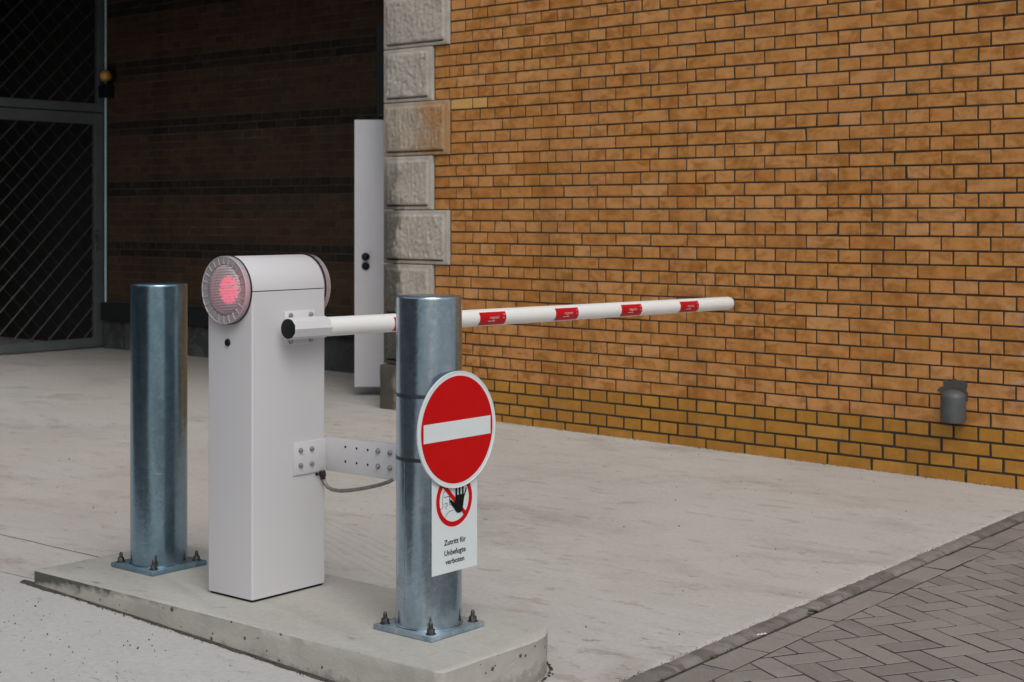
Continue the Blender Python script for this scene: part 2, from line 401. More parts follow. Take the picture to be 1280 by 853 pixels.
# ------------------------------------------------------------------ ground
def g(x, y):
    z = -.006*(max(-3., min(6., x))+3)
    z += interp(x, (-3.2, -1., -.4, .95), (0, .060, .045, 0))*math.exp(-((y+.1)/1.3)**2)
    z -= .028*math.exp(-((x+5.3)/1.3)**2-((y-5.9)/1.0)**2)
    return z
def edge_x(y, k): return k-.026*(y-.45)         # the slab edge, the haunch and the edging run slightly askew
SLAB, INNER, OUTER = 1.152, 1.250, 1.362
LANE = -.132                                    # joint between lane and yard
def grid(x0, x1, y0, y1, st, right=None, dz=0., jag=0.):
    bm = new_bm(); nx = max(1, round((x1-x0)/st)); ny = max(1, round((y1-y0)/st)); V = []
    for j in range(ny+1):
        y = lerp(y0, y1, j/ny); xr = right(y) if right else x1
        row = []
        for i in range(nx+1):
            x = lerp(x0, xr, (i/nx))
            if i == nx and jag: x += jag*(noise.noise(Vector((y*9, 3.1, 0)))+.6*noise.noise(Vector((y*31, 1.1, 0))))
            row.append(bm.verts.new((x, y, g(x, y)+dz)))
        V.append(row)
    for j in range(ny):
        for i in range(nx): bm.faces.new((V[j][i], V[j][i+1], V[j+1][i+1], V[j+1][i]))
    return bm
bm = new_bm()
for q in (((-70, -70), (70, -70), (70, 70), (-70, 70)),): bm.faces.new([bm.verts.new((x, y, -.11)) for x, y in q])
struct(obj('ground', bm, 'concrete_road'))
bm = grid(-13.5, SLAB, LANE+.0012, 6.3, .08, lambda y: edge_x(y, SLAB)-.06)
struct(obj('yard', bm, 'concrete_yard', smooth=60))
bm = grid(-9.4, .10, -8.6, -1.12, .3, None, -.001); struct(obj('added_asphalt_lane', bm, 'asphalt', smooth=60))  # unseen lane, added to give the bollards something dark to reflect
bm = grid(-13.5, SLAB, -9, LANE+.0012, .12, lambda y: edge_x(y, SLAB), -.0015)
struct(obj('road', bm, 'concrete_road', smooth=60))
bm = new_bm(); V = []; nn = 900
for i in range(nn+1):
    yy = lerp(LANE+.0012, 4.5, i/nn); xr = edge_x(yy, SLAB)
    j = .004*noise.noise(Vector((yy*6, 3.1, 0)))+.007*noise.noise(Vector((yy*27, 1.1, 0)))+.005*noise.noise(Vector((yy*80, 7.1, 0)))
    V.append([bm.verts.new((x, yy, g(x, yy)+dz)) for x, dz in ((xr-.06, 0), (xr-.025, 0), (xr-.008+j, -.0005), (xr+.001+j, -.004), (xr+.002+j, -.03))])
for a, b in zip(V, V[1:]):
    for k in range(4): bm.faces.new((a[k], a[k+1], b[k+1], b[k]))
struct(obj('yard_edge', bm, 'concrete_yard', smooth=50))
# joint filler below the lane joint and the saw cut
bm = grid(-13.5, 1.3, -9, 6.3, .25, lambda y: edge_x(y, INNER), -.012)
struct(obj('road_joint_bed', bm, 'haunch', smooth=60))
bm = new_bm(); V = []
for i in range(121):
    xx = lerp(-9.3, -.97, i/120); yy = .2355-.047*(xx+.976)+.006*noise.noise(Vector((xx*5, 0, 0)))
    V.append([bm.verts.new((xx, yy+d, g(xx, yy)+.0015)) for d in (-.0022, .0022)])
for a, b in zip(V, V[1:]): bm.faces.new((a[0], b[0], b[1], a[1]))
struct(obj('yard_joint', bm, 'haunch'))
# pavement: edging course and herringbone setts as individual stones in one paved surface
def paver(bm, c, ux, L, W, h=.05, bev=.0018, dz=0):
    ux = Vector((ux[0], ux[1], 0)).normalized(); uy = Vector((-ux.y, ux.x, 0))
    def P(a, b, z):
        q = Vector((c[0], c[1], 0))+ux*a+uy*b; return bm.verts.new((q.x, q.y, g(q.x, q.y)+z+dz))
    l, w = L/2-.0036, W/2-.0036
    tilt = [random.uniform(-.0012, .0012) for _ in range(4)]
    co = ((-l, -w), (l, -w), (l, w), (-l, w))
    top = [P(a-math.copysign(bev, a), b-math.copysign(bev, b), t) for (a, b), t in zip(co, tilt)]
    mid = [P(a, b, t-bev*.8) for (a, b), t in zip(co, tilt)]
    bot = [P(a, b, -h) for a, b in co]
    bm.faces.new(top)
    for i in range(4):
        j = (i+1) % 4
        bm.faces.new((mid[i], mid[j], top[j], top[i])); f = bm.faces.new((bot[i], bot[j], mid[j], mid[i])); f.material_index = 1  # sides take the dark sand colour, also for the shade inside the gap
bm = new_bm()
W0 = .0965; A = Vector((math.cos(R(-29.3)), math.sin(R(-29.3)), 0)); B = Vector((-A.y, A.x, 0)); O = Vector((1.571, 1.482, 0))
for i in range(-90, 91):
    for j in range(-45, 46):
        bx, by = i+2*j, i-2*j
        for (cx, cy, d) in ((bx+1, by+.5, A), (bx+.5, by+2, B)):
            p = O+A*(cx*W0)+B*(cy*W0)
            if edge_x(p.y, OUTER)-.12 < p.x < 5.2 and -4.6 < p.y < 4.15: paver(bm, p, d, 2*W0, W0)
n = Vector((1, .026, 0)).normalized()
bmesh.ops.bisect_plane(bm, geom=bm.verts[:]+bm.edges[:]+bm.faces[:], plane_co=(edge_x(.45, OUTER)+.004, .45, 0), plane_no=n, clear_inner=True)
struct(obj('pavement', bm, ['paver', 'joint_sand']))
bm = new_bm(); y = -4.5; dv = (-.026, 1)
while y < 4.3:
    L = .2375; c = (edge_x(y+L/2, (INNER+OUTER)/2), y+L/2)
    paver(bm, c, dv, L, OUTER-INNER-.002, dz=random.uniform(-.002, .002)); y += L
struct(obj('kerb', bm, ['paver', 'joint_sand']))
bm = new_bm()
nn = 60; VA = []
for i in range(nn+1):
    yy = lerp(-4.6, 4.4, i/nn)
    VA.append([bm.verts.new((x, yy, g(x, yy)-.0034)) for x in (edge_x(yy, INNER)-.01, 2.5, 5.6)])
for a, b in zip(VA, VA[1:]):
    for k in range(2): bm.faces.new((a[k], a[k+1], b[k+1], b[k]))
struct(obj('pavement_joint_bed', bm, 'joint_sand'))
bm = new_bm(); V = []                     # the rough haunch strip between slab and edging
nn = 420
for i in range(nn+1):
    yy = lerp(-4.6, 4.25, i/nn); row = []
    for k in range(6):
        x = lerp(edge_x(yy, SLAB)-.012, edge_x(yy, INNER)-.003, k/5)
        z = g(x, yy)-.007+.004*noise.noise(Vector((x*30, yy*11, 0)))+.004*noise.noise(Vector((x*80, yy*50, 0)))+(.004 if 0 < k < 4 else (-.002 if k == 0 else -.012))
        row.append(bm.verts.new((x, yy, z)))
    V.append(row)
for a, b in zip(V, V[1:]):
    for k in range(5): bm.faces.new((a[k], a[k+1], b[k+1], b[k]))
struct(obj('kerb_strip', bm, 'haunch', smooth=50))

# ------------------------------------------------------------------ traffic island
IZ = .10
def island():
    bm = new_bm(); out = [(-.955, -.178), (.950, -.170)]
    for k in range(7):
        a = R(-90+90*k/6); out.append((.950+.026*math.cos(a), -.144+.026*math.sin(a)))
    for k in range(13):
        a = R(90*k/12); out.append((.752+.225*math.cos(a), .220+.225*math.sin(a)))
    out += [(-.955, .43)]
    out2 = []
    for i, p in enumerate(out):           # subdivide long sides
        q = out[(i+1) % len(out)]; d = math.dist(p, q); m = max(1, int(d/.03))
        for k in range(m): out2.append((lerp(p[0], q[0], k/m), lerp(p[1], q[1], k/m)))
    cx, cy = 0, .13
    lev = ((0., IZ), (.0, IZ-.004), (0, IZ-.03), (0, IZ-.06), (0, IZ-.09), (0, -.06))
    L = []
    for li, (ins, z) in enumerate(lev):
        row = []
        for (x, y) in out2:
            w = noise.noise(Vector((x*22, y*22, z*25)))*.0028*(1 if li else .5)
            nx, ny = x-cx, y-cy; l = math.hypot(nx, ny)
            ins2 = .005+.0025*noise.noise(Vector((x*40, y*40, 5))) if li == 0 else 0
            row.append(bm.verts.new((x+nx/l*(w-ins2), y+ny/l*(w-ins2), z)))
        L.append(row)
    n = len(out2)
    for li, (A_, B_) in enumerate(zip(L, L[1:])):
        for k in range(n):
            f = bm.faces.new((A_[k], B_[k], B_[(k+1) % n], A_[(k+1) % n])); f.material_index = 1 if li > 0 else 0
    bm.faces.new(L[0])
    bmesh.ops.recalc_face_normals(bm, faces=bm.faces[:])
    return obj('traffic_island', bm, ['concrete_island', 'island_side'], smooth=40)
struct(island())

# ------------------------------------------------------------------ brick walls
def add_brick(bm, fr, u0, u1, z0, z1, mi, d=0., bev=.0022, depth=.03):
    d += random.uniform(-.0015, .0015)
    j = lambda: random.uniform(-.0013, .0013)
    t = [random.uniform(-.0008, .0008) for _ in range(4)]
    c = [(u0+j(), z0+j()), (u1+j(), z0+j()), (u1+j(), z1+j()), (u0+j(), z1+j())]
    s = ((1, 1), (-1, 1), (-1, -1), (1, -1))
    if random.random() < .045:
        q = random.randrange(4); k = random.uniform(.003, .007); c[q] = (c[q][0]+s[q][0]*k, c[q][1]+s[q][1]*k*.6)
    top = [bm.verts.new(fr(u+a*bev, d+q, z+b*bev)) for (u, z), (a, b), q in zip(c, s, t)]
    mid = [bm.verts.new(fr(u, d+q-bev*.7, z)) for (u, z), q in zip(c, t)]
    bot = [bm.verts.new(fr(u, d-depth, z)) for u, z in c]
    F = [bm.faces.new(top)]
    for i in range(4):
        k = (i+1) % 4
        F += [bm.faces.new((mid[i], mid[k], top[k], top[i])), bm.faces.new((bot[i], bot[k], mid[k], mid[i]))]
    for f in F: f.material_index = mi
Wd = Vector((1, -.0419, 0)).normalized(); Nd = Vector((Wd.y, -Wd.x, 0)); Q0 = Vector((-3.776, 4.482, 0))
def FW(u, d, z): return Q0+Wd*u+Nd*d+Vector((0, 0, z))
CO = .0748; Z0 = .2706; UE = 7.2
bld = thing('brick_building', 'yellow and orange brick building with rough stone corner blocks beside the barrier', 'building', (-3.776, 4.482, 0))
bm = new_bm()
def qn(r):       # is course r beside a wide corner block?
    return (math.floor(r/5) % 2) == 0
for r in range(-5, 64):
    zb = Z0+r*CO; z0, z1 = zb+.0050, zb+CO-.0050
    lowb = r < 0
    hj = .0052 if not lowb else .0074
    if lowb: z0 += .0012; z1 -= .0012
    wide = qn(r-10) if r >= 5 else False
    wide = {1: 0}.get(0, 0) or (r >= 0 and (math.floor(r/5) in (2, 4, 6, 8, 0, 10)))
    s = .640 if wide else .487
    if r < 0: s = .50
    n_ = 24 if s > .6 else 25
    p = (3.870-s)/n_
    if r % 2: ks = [0, 1] + list(range(2, 90))
    else: ks = [0, 1.5] + ([2.5] if r % 4 == 0 else []) + [((3.5 if r % 4 == 2 else 4.5)+2*m) for m in range(45)]
    us = [s+k*p for k in ks]; us = [u for u in us if u < UE]+[UE]
    for i, (a, b) in enumerate(zip(us, us[1:])):
        if b-a < .03: continue
        mi = 1 if lowb else 0
        if r == 24 and i < 2: mi = 2
        jit = random.uniform(-.0010, .0010)
        add_brick(bm, FW, a+hj+jit, b-hj+jit, z0, z1, mi)
for a, b, c, d_ in (((.3, -.0042, -.2), (UE, -.0042, -.2), (UE, -.0042, 5.2), (.3, -.0042, 5.2)),):
    f = bm.faces.new([bm.verts.new(FW(*q)) for q in (a, b, c, d_)]); f.material_index = 3
obj('brick_facade', bm, ['brick', 'brick_yellow', 'brick_pale', 'mortar'], bld)
bm = new_bm(); box(bm, (.05, -.5, -.2), (UE, -.035, 5.2), frame=lambda v: FW(v.x, v.y, v.z))
obj('wall_core', bm, 'mortar', bld)

def quoin(u1, z0, z1, mat, seed, proud=.022):
    bm = new_bm(); mg = .032; nu = int(u1/.009); nz = int((z1-z0)/.009); V = []
    for j in range(nz+1):
        row = []
        for i in range(nu+1):
            u = u1*i/nu; z = lerp(z0+.003, z1-.003, j/nz)
            e = min(u-.0, u1-u, z-z0, z1-z)
            d = proud
            if e > mg:
                k = min(1, (e-mg)/.010); k = k*k*(3-2*k)
                gv = noise.noise(Vector((u*58+seed, z*8, seed)))*.0040+noise.noise(Vector((u*80, z*64, seed)))*.0062-.006*max(0, noise.noise(Vector((u*48, z*40, seed+9)))-.28)*2.5+noise.noise(Vector((u*14, z*9, seed+4)))*.0025
                d += k*(.011+gv)
            else:
                d += noise.noise(Vector((u*40, z*40, seed)))*.0012
                if z-z0 < mg+.002 and z-z0 > mg-.011 and .03 < u < u1-.05 and e > mg-.011: d -= .026   # undercut below the boss
            if e < .004: d -= .004
            row.append(bm.verts.new(FW(u, d, z)))
        V.append(row)
    for j in range(nz):
        for i in range(nu): bm.faces.new((V[j][i], V[j][i+1], V[j+1][i+1], V[j+1][i]))
    # returns into the wall on the corner, the inner side, top and bottom
    for line in ([V[j][0] for j in range(nz+1)][::-1], [V[j][nu] for j in range(nz+1)], V[0], V[nz][::-1]):
        back = [bm.verts.new(v.co-Nd*(.5 if line[0] is V[nz][0] else .09)) for v in line]
        for a, b, c, d in zip(line, line[1:], back[1:], back): bm.faces.new((a, d, c, b))
    return obj('quoin_stone', bm, mat, bld, smooth=50)
zq = [Z0+5*k*CO for k in range(0, 13)]
for k in range(0, 12):
    a = zq[k] if k else .315; b = zq[k+1]; wide = k % 2 == 0
    o = quoin(.634 if wide else .481, a, b, 'stone_rust' if k == 4 else 'stone', 3.7*k+1)
    if k == 4: o['label'] = 'corner stone with an orange rust stain'
# plinth stone at the foot of the corner
bm = new_bm(); box(bm, (-.018, -.4, -.2), (.50, .045, .310), .012, 3, frame=lambda v: FW(v.x, v.y, v.z))
bmesh.ops.subdivide_edges(bm, edges=[e for e in bm.edges if e.calc_length() > .1], cuts=10, use_grid_fill=True)
for v in bm.verts: v.co += Nd*.006*noise.noise(v.co*14)
obj('plinth_stone', bm, 'stone_base', bld, smooth=45)
# return wall into the covered bay, with the opening of the steel door
bm = new_bm(); box(bm, (-3.772, 4.56, -.2), (-3.40, 6.5, 5.2)); obj('return_wall', bm, 'brick_dark', bld)
# pipe stub in the wall
bm = new_bm(); pu, pz = 4.298, .0
pd = .050
lathe(bm, FW(pu, pd, .292), (0, 0, 1), [(.057, .07), (.057, .002), (.0635, 0), (.064, .003), (.064, .125)]+[(.064*math.cos(R(a)),   .125+.040*math.sin(R(a))) for a in range(12, 91, 13)], 40)
lathe(bm, FW(pu, pd, .30), (0, 0, 1), [(.0568, .02), (0, .02)], 40, 1)
obj('drain_spout', bm, ['pvc', 'gap'], bld, smooth=50)
bm = new_bm(); out = []
for k in range(44):
    a = 2*math.pi*k/44; r = .074*(1+.42*noise.noise(Vector((math.cos(a)*2.2, math.sin(a)*2.2, 1)))+.12*noise.noise(Vector((math.cos(a)*4, math.sin(a)*4, 2))))
    out.append((pu-.018+r*math.cos(a)*1.05, .428+r*math.sin(a)*1.05))
sheet_poly(bm, out, lambda u, v, d: FW(u, d-.006, v), .0085)
obj('mortar_patch', bm, 'render_patch', bld)

# ------------------------------------------------------------------ dark covered bay
dark = thing('dark_brick_building', 'dark red brick back wall with black brick bands in the covered bay', 'building', (-6.5, 6.2, 0))
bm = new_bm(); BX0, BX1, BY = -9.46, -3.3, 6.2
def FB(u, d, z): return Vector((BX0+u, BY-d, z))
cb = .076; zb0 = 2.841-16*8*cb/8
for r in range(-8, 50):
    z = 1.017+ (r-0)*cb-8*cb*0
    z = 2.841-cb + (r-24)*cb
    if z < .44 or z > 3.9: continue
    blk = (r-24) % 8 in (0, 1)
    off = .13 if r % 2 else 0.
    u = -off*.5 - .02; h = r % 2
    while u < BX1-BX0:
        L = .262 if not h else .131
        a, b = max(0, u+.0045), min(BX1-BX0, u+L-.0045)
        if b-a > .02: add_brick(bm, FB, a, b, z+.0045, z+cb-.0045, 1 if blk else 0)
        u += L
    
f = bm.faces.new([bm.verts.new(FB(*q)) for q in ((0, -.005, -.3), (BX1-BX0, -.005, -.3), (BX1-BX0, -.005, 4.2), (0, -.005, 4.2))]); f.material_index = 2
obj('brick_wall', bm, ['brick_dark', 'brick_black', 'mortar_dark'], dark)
bm = new_bm(); box(bm, (BX0+.02, BY-.04, -.3), (BX1, BY+.2, .29), .006); obj('plinth', bm, 'plinth', dark)
bm = new_bm(); box(bm, (BX0+.05, BY-.10, .293), (BX1, BY+.1, .472), .012); obj('dark_band', bm, 'band_black', dark)  # near-black strip along the wall above the plinth
bm = new_bm(); box(bm, (-13.2, 3.1, 3.78), (-3.85, 8, 4.3)); obj('roof', bm, 'void_black', dark)
bm = new_bm(); box(bm, (-9.8, -16, -.3), (-9.46, 3.02, 6.5)); box(bm, (-9.8, 3.02, 3.6), (-9.46, 6.2, 6.5)); box(bm, (-9.46, -9.2, -.3), (1.1, -8.6, 4.6)); obj('side_wall_and_added_wing', bm, 'facade', dark)  # last box: unseen wing added for dark reflections in the bollards
bm = new_bm(); box(bm, (-13.2, 2.6, -.2), (-13.0, 6.6, 4)); box(bm, (-13, 6.3, -.2), (-9.5, 6.5, 4)); box(bm, (-13, 2.6, -.2), (-9.8, 2.8, 4))
obj('interior_wall', bm, 'void_black', dark)

# ------------------------------------------------------------------ gate
gate = thing('metal_gate', 'grey framed metal gate with diamond wire lattice in the dark bay', 'gate', (-9.5, 4.9, 0))
GX = -9.5; GY0, GY1 = 3.10, 6.19
bm = new_bm()
box(bm, (GX-.025, GY0, .022), (GX+.025, GY1, .108), .004)
box(bm, (GX-.025, GY0, 2.29), (GX+.025, GY1, 2.402), .004)
box(bm, (GX-.025, GY1-.105, .109), (GX+.025, GY1, 2.289), .004)
box(bm, (GX-.025, GY0, .109), (GX+.025, GY0+.105, 2.289), .004)
obj('leaf_frame', bm, 'gate_paint', gate)
bm = new_bm()
box(bm, (GX-.03, GY0-.06, 2.415), (GX+.03, GY1+.0, 2.50), .004)
box(bm, (GX-.03, GY1-.07, 2.501), (GX+.03, GY1, 3.775), .004)
box(bm, (GX-.03, GY0-.06, 2.501), (GX+.03, GY0+.0, 3.775), .004)
obj('transom_frame', bm, 'gate_paint', gate)
bm = new_bm(); box(bm, (GX-.04, GY1+.010, 0), (GX+.035, GY1+.048, 3.775), .004); obj('gate_post', bm, 'gate_paint', gate)
bm = new_bm(); rings(bm, [(GX+.075, GY1-.012, 0), (GX+.075, GY1-.012, 3.775)], [.011, .011], 12); obj('post_trim', bm, 'post_edge', gate, smooth=50)
def lattice(y0, y1, z0, z1):
    bm = new_bm(); pitch = .21
    def seg(c, sgn, w, x, t):
        # line z = z0 + sgn*(y - c)
        P = []
        ys = [y0, y1]
        a, b = y0, y1
        if sgn > 0: a, b = max(y0, c), min(y1, c+(z1-z0))
        else: a, b = max(y0, c-(z1-z0)), min(y1, c)
        if b-a < .05: return
        A_ = Vector((x, a, z0+sgn*(a-c))); B_ = Vector((x, b, z0+sgn*(b-c)))
        rings(bm, [A_, B_], [w, w], 6, cap=False, mi=t)
    c = 5.124-pitch*30
    while c < y1+4:
        seg(c, 1, .0075, GX+.006, 0); seg(c+.05, -1, .0045, GX-.006, 1); c += pitch
    z = z0+.03
    for i in range(-40, 60):                       # twisted knots where the wires cross
        for j in range(0, 40):
            c1 = 5.124+pitch*i; c2 = 5.124+.05+pitch*(i+j)
            y = (c1+c2)/2; zz = z0+(y-c1)
            if y0+.02 < y < y1-.02 and z0+.02 < zz < z1-.02:
                rings(bm, [(GX+.004, y-.014, zz), (GX+.004, y, zz), (GX+.004, y+.014, zz)], [.004, .011, .004], 6, cap=False)
    return bm
obj('lattice_panel', lattice(GY0+.105, GY1-.105, .108, 2.29), ['wire', 'wire_less_lit'], gate)
obj('lattice_panel', lattice(GY0, GY1-.07, 2.50, 3.775), ['wire', 'wire_less_lit'], gate)
bm = new_bm()
box(bm, (GX+.026, 6.085, .99), (GX+.034, 6.125, 1.20), .003)
rings(bm, [(GX+.03, 6.105, 1.15), (GX+.075, 6.105, 1.15), (GX+.08, 6.10, 1.15), (GX+.08, 6.0, 1.148)], [.009]*4, 10)
rings(bm, [(GX+.03, 6.105, 1.06), (GX+.046, 6.105, 1.06)], [.014]*2, 12)
obj('handle', bm, 'zinc', gate, smooth=40)
lamp = thing('amber_warning_lamp', 'small round amber lamp in a black housing at the corner of gate and dark wall', 'lamp', (-9.37, 6.2, 2.7))
bm = new_bm(); box(bm, (-9.43, 6.09, 2.56), (-9.30, 6.2, 2.68), .01); rings(bm, [(-9.355, 6.14, 2.68), (-9.355, 6.14, 2.70)], [.062, .062], 20)
rings(bm, [(-9.355, 6.185, 2.78), (-9.355, 6.20, 2.78)], [.085, .085], 20)
obj('housing', bm, 'black', lamp, smooth=40)
bm = new_bm(); lathe(bm, (-9.355, 6.125, 2.78), (.5, -.75, .1), [(.050, -.05), (.060, -.02), (.058, .018), (.046, .042), (.026, .056), (0, .060)], 24)
obj('lens', bm, 'amber', lamp, smooth=60)

# ------------------------------------------------------------------ white steel door standing open
door = thing('steel_door', 'plain white steel door leaf standing open beside the stone corner', 'door', (-4.506, 4.893, .06))
D0 = Vector((-4.506, 4.893, 0)); DD = Vector((.770, .637, 0)).normalized(); DN = Vector((DD.y, -DD.x, 0))
def FD(v): return D0+DD*v.x+DN*v.y+Vector((0, 0, v.z))
bm = new_bm(); box(bm, (0, -.045, .06), (.93, 0, 2.078), .004, frame=FD); obj('door_leaf', bm, 'door_white', door, smooth=40)
for z in (1.044, .972):
    bm = new_bm(); lathe(bm, D0+DD*.085+Vector((0, 0, z)), DN, [(.030, 0), (.030, .008), (.026, .012), (.018, .013), (.016, .035), (.026, .04), (.027, .05), (.018, .058), (0, .06)] if z > 1 else [(.030, 0), (.030, .006), (.024, .014), (.012, .018), (0, .018)], 24)
    obj('lock_knob', bm, 'black', door, smooth=40)
bm = new_bm(); box(bm, (-4.085, 4.70, 2.085), (-3.772, 4.80, 2.75), .006); obj('door_closer_box', bm, 'dark_steel', door)

# ------------------------------------------------------------------ bollards
def make_bollard(loc, metal='galv', plate='galv_plate'):
    x, y, z = loc
    t = thing('steel_bollard', 'x', 'bollard', loc, 'galvanised steel bollards on the island')
    bm = new_bm(); box(bm, (x-.12, y-.12, z+.001), (x+.12, y+.12, z+.0165), .0025, 2); obj('base_plate', bm, plate, t, smooth=30)
    bm = new_bm(); H = 1.009
    lathe(bm, (x, y, z), (0, 0, 1), [(.104, .0167), (.1032, .0195), (.1002, .0215), (.1, .05)]+[(.1, .05+k*(H-.06)/8) for k in range(1, 9)]+[(.1, H-.006), (.0985, H-.002), (.096, H), (.05, H+.0006), (0, H+.0008)], 96)
    o = obj('pipe', bm, metal, t, smooth=40)
    for sx in (-1, 1):
        for sy in (-1, 1):
            bx, by = x+sx*.094, y+sy*.094
            bm = new_bm()
            lathe(bm, (bx, by, z), (0, 0, 1), [(0, .0165), (.0155, .0165), (.0155, .019), (.0, .0192)], 20)
            lathe(bm, (bx, by, z), (0, 0, 1), [(0, .019), (.012, .019), (.012, .0295), (.0108, .033), (.0, .0331)], 6)
            lathe(bm, (bx, by, z), (0, 0, 1), [(.0062, .033), (.0068, .036), (.006, .039), (.0067, .042), (.0058, .047), (.0035, .052), (0, .0525)], 12)
            obj('anchor_bolt', bm, 'rusty_bolt', t, smooth=35)
    return t
b1 = make_bollard((.639, .148, IZ))
b1['label'] = 'galvanised steel bollard carrying the round no entry sign'
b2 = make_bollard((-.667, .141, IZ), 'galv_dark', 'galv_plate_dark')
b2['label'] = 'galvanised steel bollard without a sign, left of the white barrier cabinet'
# a weld bead and black ring marks belong to the sign bollard only
bm = new_bm(); a = R(-95); rings(bm, [(.639+.0995*math.cos(a), .148+.0995*math.sin(a), IZ+.03), (.639+.0995*math.cos(a), .148+.0995*math.sin(a), IZ+.52)], [.0016]*2, 8)
obj('weld_seam', bm, 'galv', b1, smooth=60)

# ------------------------------------------------------------------ barrier
bar = thing('barrier_gate', 'white parking barrier cabinet with red lit lamps and a lowered striped arm', 'barrier', (-.11, .157, IZ))
CX0, CX1, CY0, CY1, ZS = -.223, 0., 0., .322, 1.106
def rbox(bm, x0, x1, y0, y1, z0, z1, r, seg=5):
    out = []
    for cx, cy, a0 in ((x1-r, y0+r, -90), (x1-r, y1-r, 0), (x0+r, y1-r, 90), (x0+r, y0+r, 180)):
        for k in range(seg+1):
            a = R(a0+90*k/seg); out.append((cx+r*math.cos(a), cy+r*math.sin(a)))
    lo = [bm.verts.new((x, y, z0)) for x, y in out]; hi = [bm.verts.new((x, y, z1)) for x, y in out]; n = len(out)
    for i in range(n): bm.faces.new((lo[i], lo[(i+1) % n], hi[(i+1) % n], hi[i]))
    bm.faces.new(hi); bm.faces.new(lo[::-1])
bm = new_bm(); rbox(bm, CX0, CX1, CY0, CY1, IZ+.009, ZS-.0015, .007); obj('housing', bm, 'white', bar, smooth=30)
bm = new_bm(); box(bm, (CX0+.008, CY0+.008, IZ), (CX1-.008, CY1-.008, IZ+.012)); obj('base_gap_shade', bm, 'gap', bar)  # near-black insert stands in for the shadow gap under the housing
bm = new_bm(); box(bm, (CX0+.006, CY0+.006, ZS-.004), (CX1-.006, CY1-.006, ZS+.004)); obj('hood_gap_shade', bm, 'gap', bar)  # near-black insert stands in for the shade in the hood seam
bm = new_bm(); rad = (CX1-CX0)/2; cxm = (CX0+CX1)/2; L = []
for y, k in ((CY0+.003, .985), (CY0+.007, 1.), (CY1-.007, 1.), (CY1-.003, .985)):
    row = [bm.verts.new((cxm+rad*k*math.cos(R(180*i/40)), y, ZS+.0015+rad*k*math.sin(R(180*i/40)))) for i in range(41)]
    L.append(row)
for A_, B_ in zip(L, L[1:]):
    for i in range(40): bm.faces.new((A_[i], B_[i], B_[i+1], A_[i+1]))
    bm.faces.new((A_[0], A_[-1], B_[-1], B_[0])) if False else None
bm.faces.new(L[0]); bm.faces.new(L[-1][::-1])
bmesh.ops.recalc_face_normals(bm, faces=bm.faces[:])
obj('hood', bm, 'white', bar, smooth=30)

def signal_lamp(y, s):
    """round lamp on the cabinet end; s is the outward direction along y"""
    c = (cxm, y, ZS+.003); ax = (0, s, 0)
    bm = new_bm(); lathe(bm, c, ax, [(.112, .0005), (.1135, .002), (.1135, .005), (.109, .006), (.109, .001)], 72)
    p = obj('signal_lamp', bm, 'gap', bar, smooth=40)
    bm = new_bm(); lathe(bm, c, ax, [(.078, .004), (.074, .002), (.0, .0022)], 64); obj('reflector', bm, 'lamp_body', p, smooth=40)
    bm = new_bm(); lathe(bm, c, ax, [(.108, .003), (.078, .003), (.078, .014), (.0775, .003)], 64); obj('reflector_ring', bm, 'white_sleeve', p, smooth=40)
    bm = new_bm()
    for rr, m, sz in ((.0, 1, .009), (.019, 6, .0095), (.034, 10, .0105), (.0435, 17, .005)):
        for k in range(m):
            a = 2*math.pi*k/m+.2
            lathe(bm, (cxm+rr*math.cos(a), y, c[2]+rr*math.sin(a)), ax, [(sz, .003), (sz*.8, .006), (0, .0075)], 10)
    obj('led_cluster', bm, 'led', p, smooth=40)
    bm = new_bm(); V = []
    for i in range(25):
        a = R(-50+100*i/24); u = Vector((math.cos(a), 0, math.sin(a)))
        V.append([bm.verts.new(Vector(c)+u*r+Vector((0, s*h, 0))) for r, h in ((.086, .0045), (.093, .009), (.101, .0045))])
    for A_, B_ in zip(V, V[1:]):
        for q in range(2): bm.faces.new((A_[q], A_[q+1], B_[q+1], B_[q]))
    obj('ring_leak_glow', bm, 'leak_glow', p, smooth=60)  # added glowing arc, stands in for LED light leaking into the ring
    bm = new_bm(); lathe(bm, c, ax, [(.082, .012), (.081, .024), (.07, .030), (.045, .034), (0, .036)], 64); obj('lens', bm, 'lens', p, smooth=60)
    bm = new_bm(); lathe(bm, c, ax, [(.111, .006), (.1105, .020), (.108, .0235), (.090, .024), (.0835, .022), (.083, .012)], 72)
    for k in range(24):                                  # radial ribs of the clear ring
        a = 2*math.pi*k/24
        u = Vector((math.cos(a), 0, math.sin(a))); w = Vector((-math.sin(a), 0, math.cos(a)))
        fr = lambda v: Vector(c)+u*v.x+w*v.y+Vector((0, s*v.z, 0))
        box(bm, (.084, -.0013, .004), (.1105, .0013, .0262), mi=1, frame=fr)
    for r_ in (.1095,):
        lathe(bm, c, ax, [(r_-.0016, .0225), (r_-.0010, .0262), (r_+.0010, .0262), (r_+.0016, .0225)], 72, 1)  # paler opaque rim stands in for the highlight on the ring edge
    obj('lens_ring', bm, ['lens_ring', 'clear_rib'], p, smooth=40)
signal_lamp(CY0, -1); signal_lamp(CY1, 1)
bm = new_bm(); lathe(bm, (-.12, CY0, .936), (0, -1, 0), [(.0125, -.001), (.0125, .003), (.010, .006), (.004, .0065), (.004, .003), (0, .003)], 24); obj('lock', bm, 'black', bar, smooth=40)
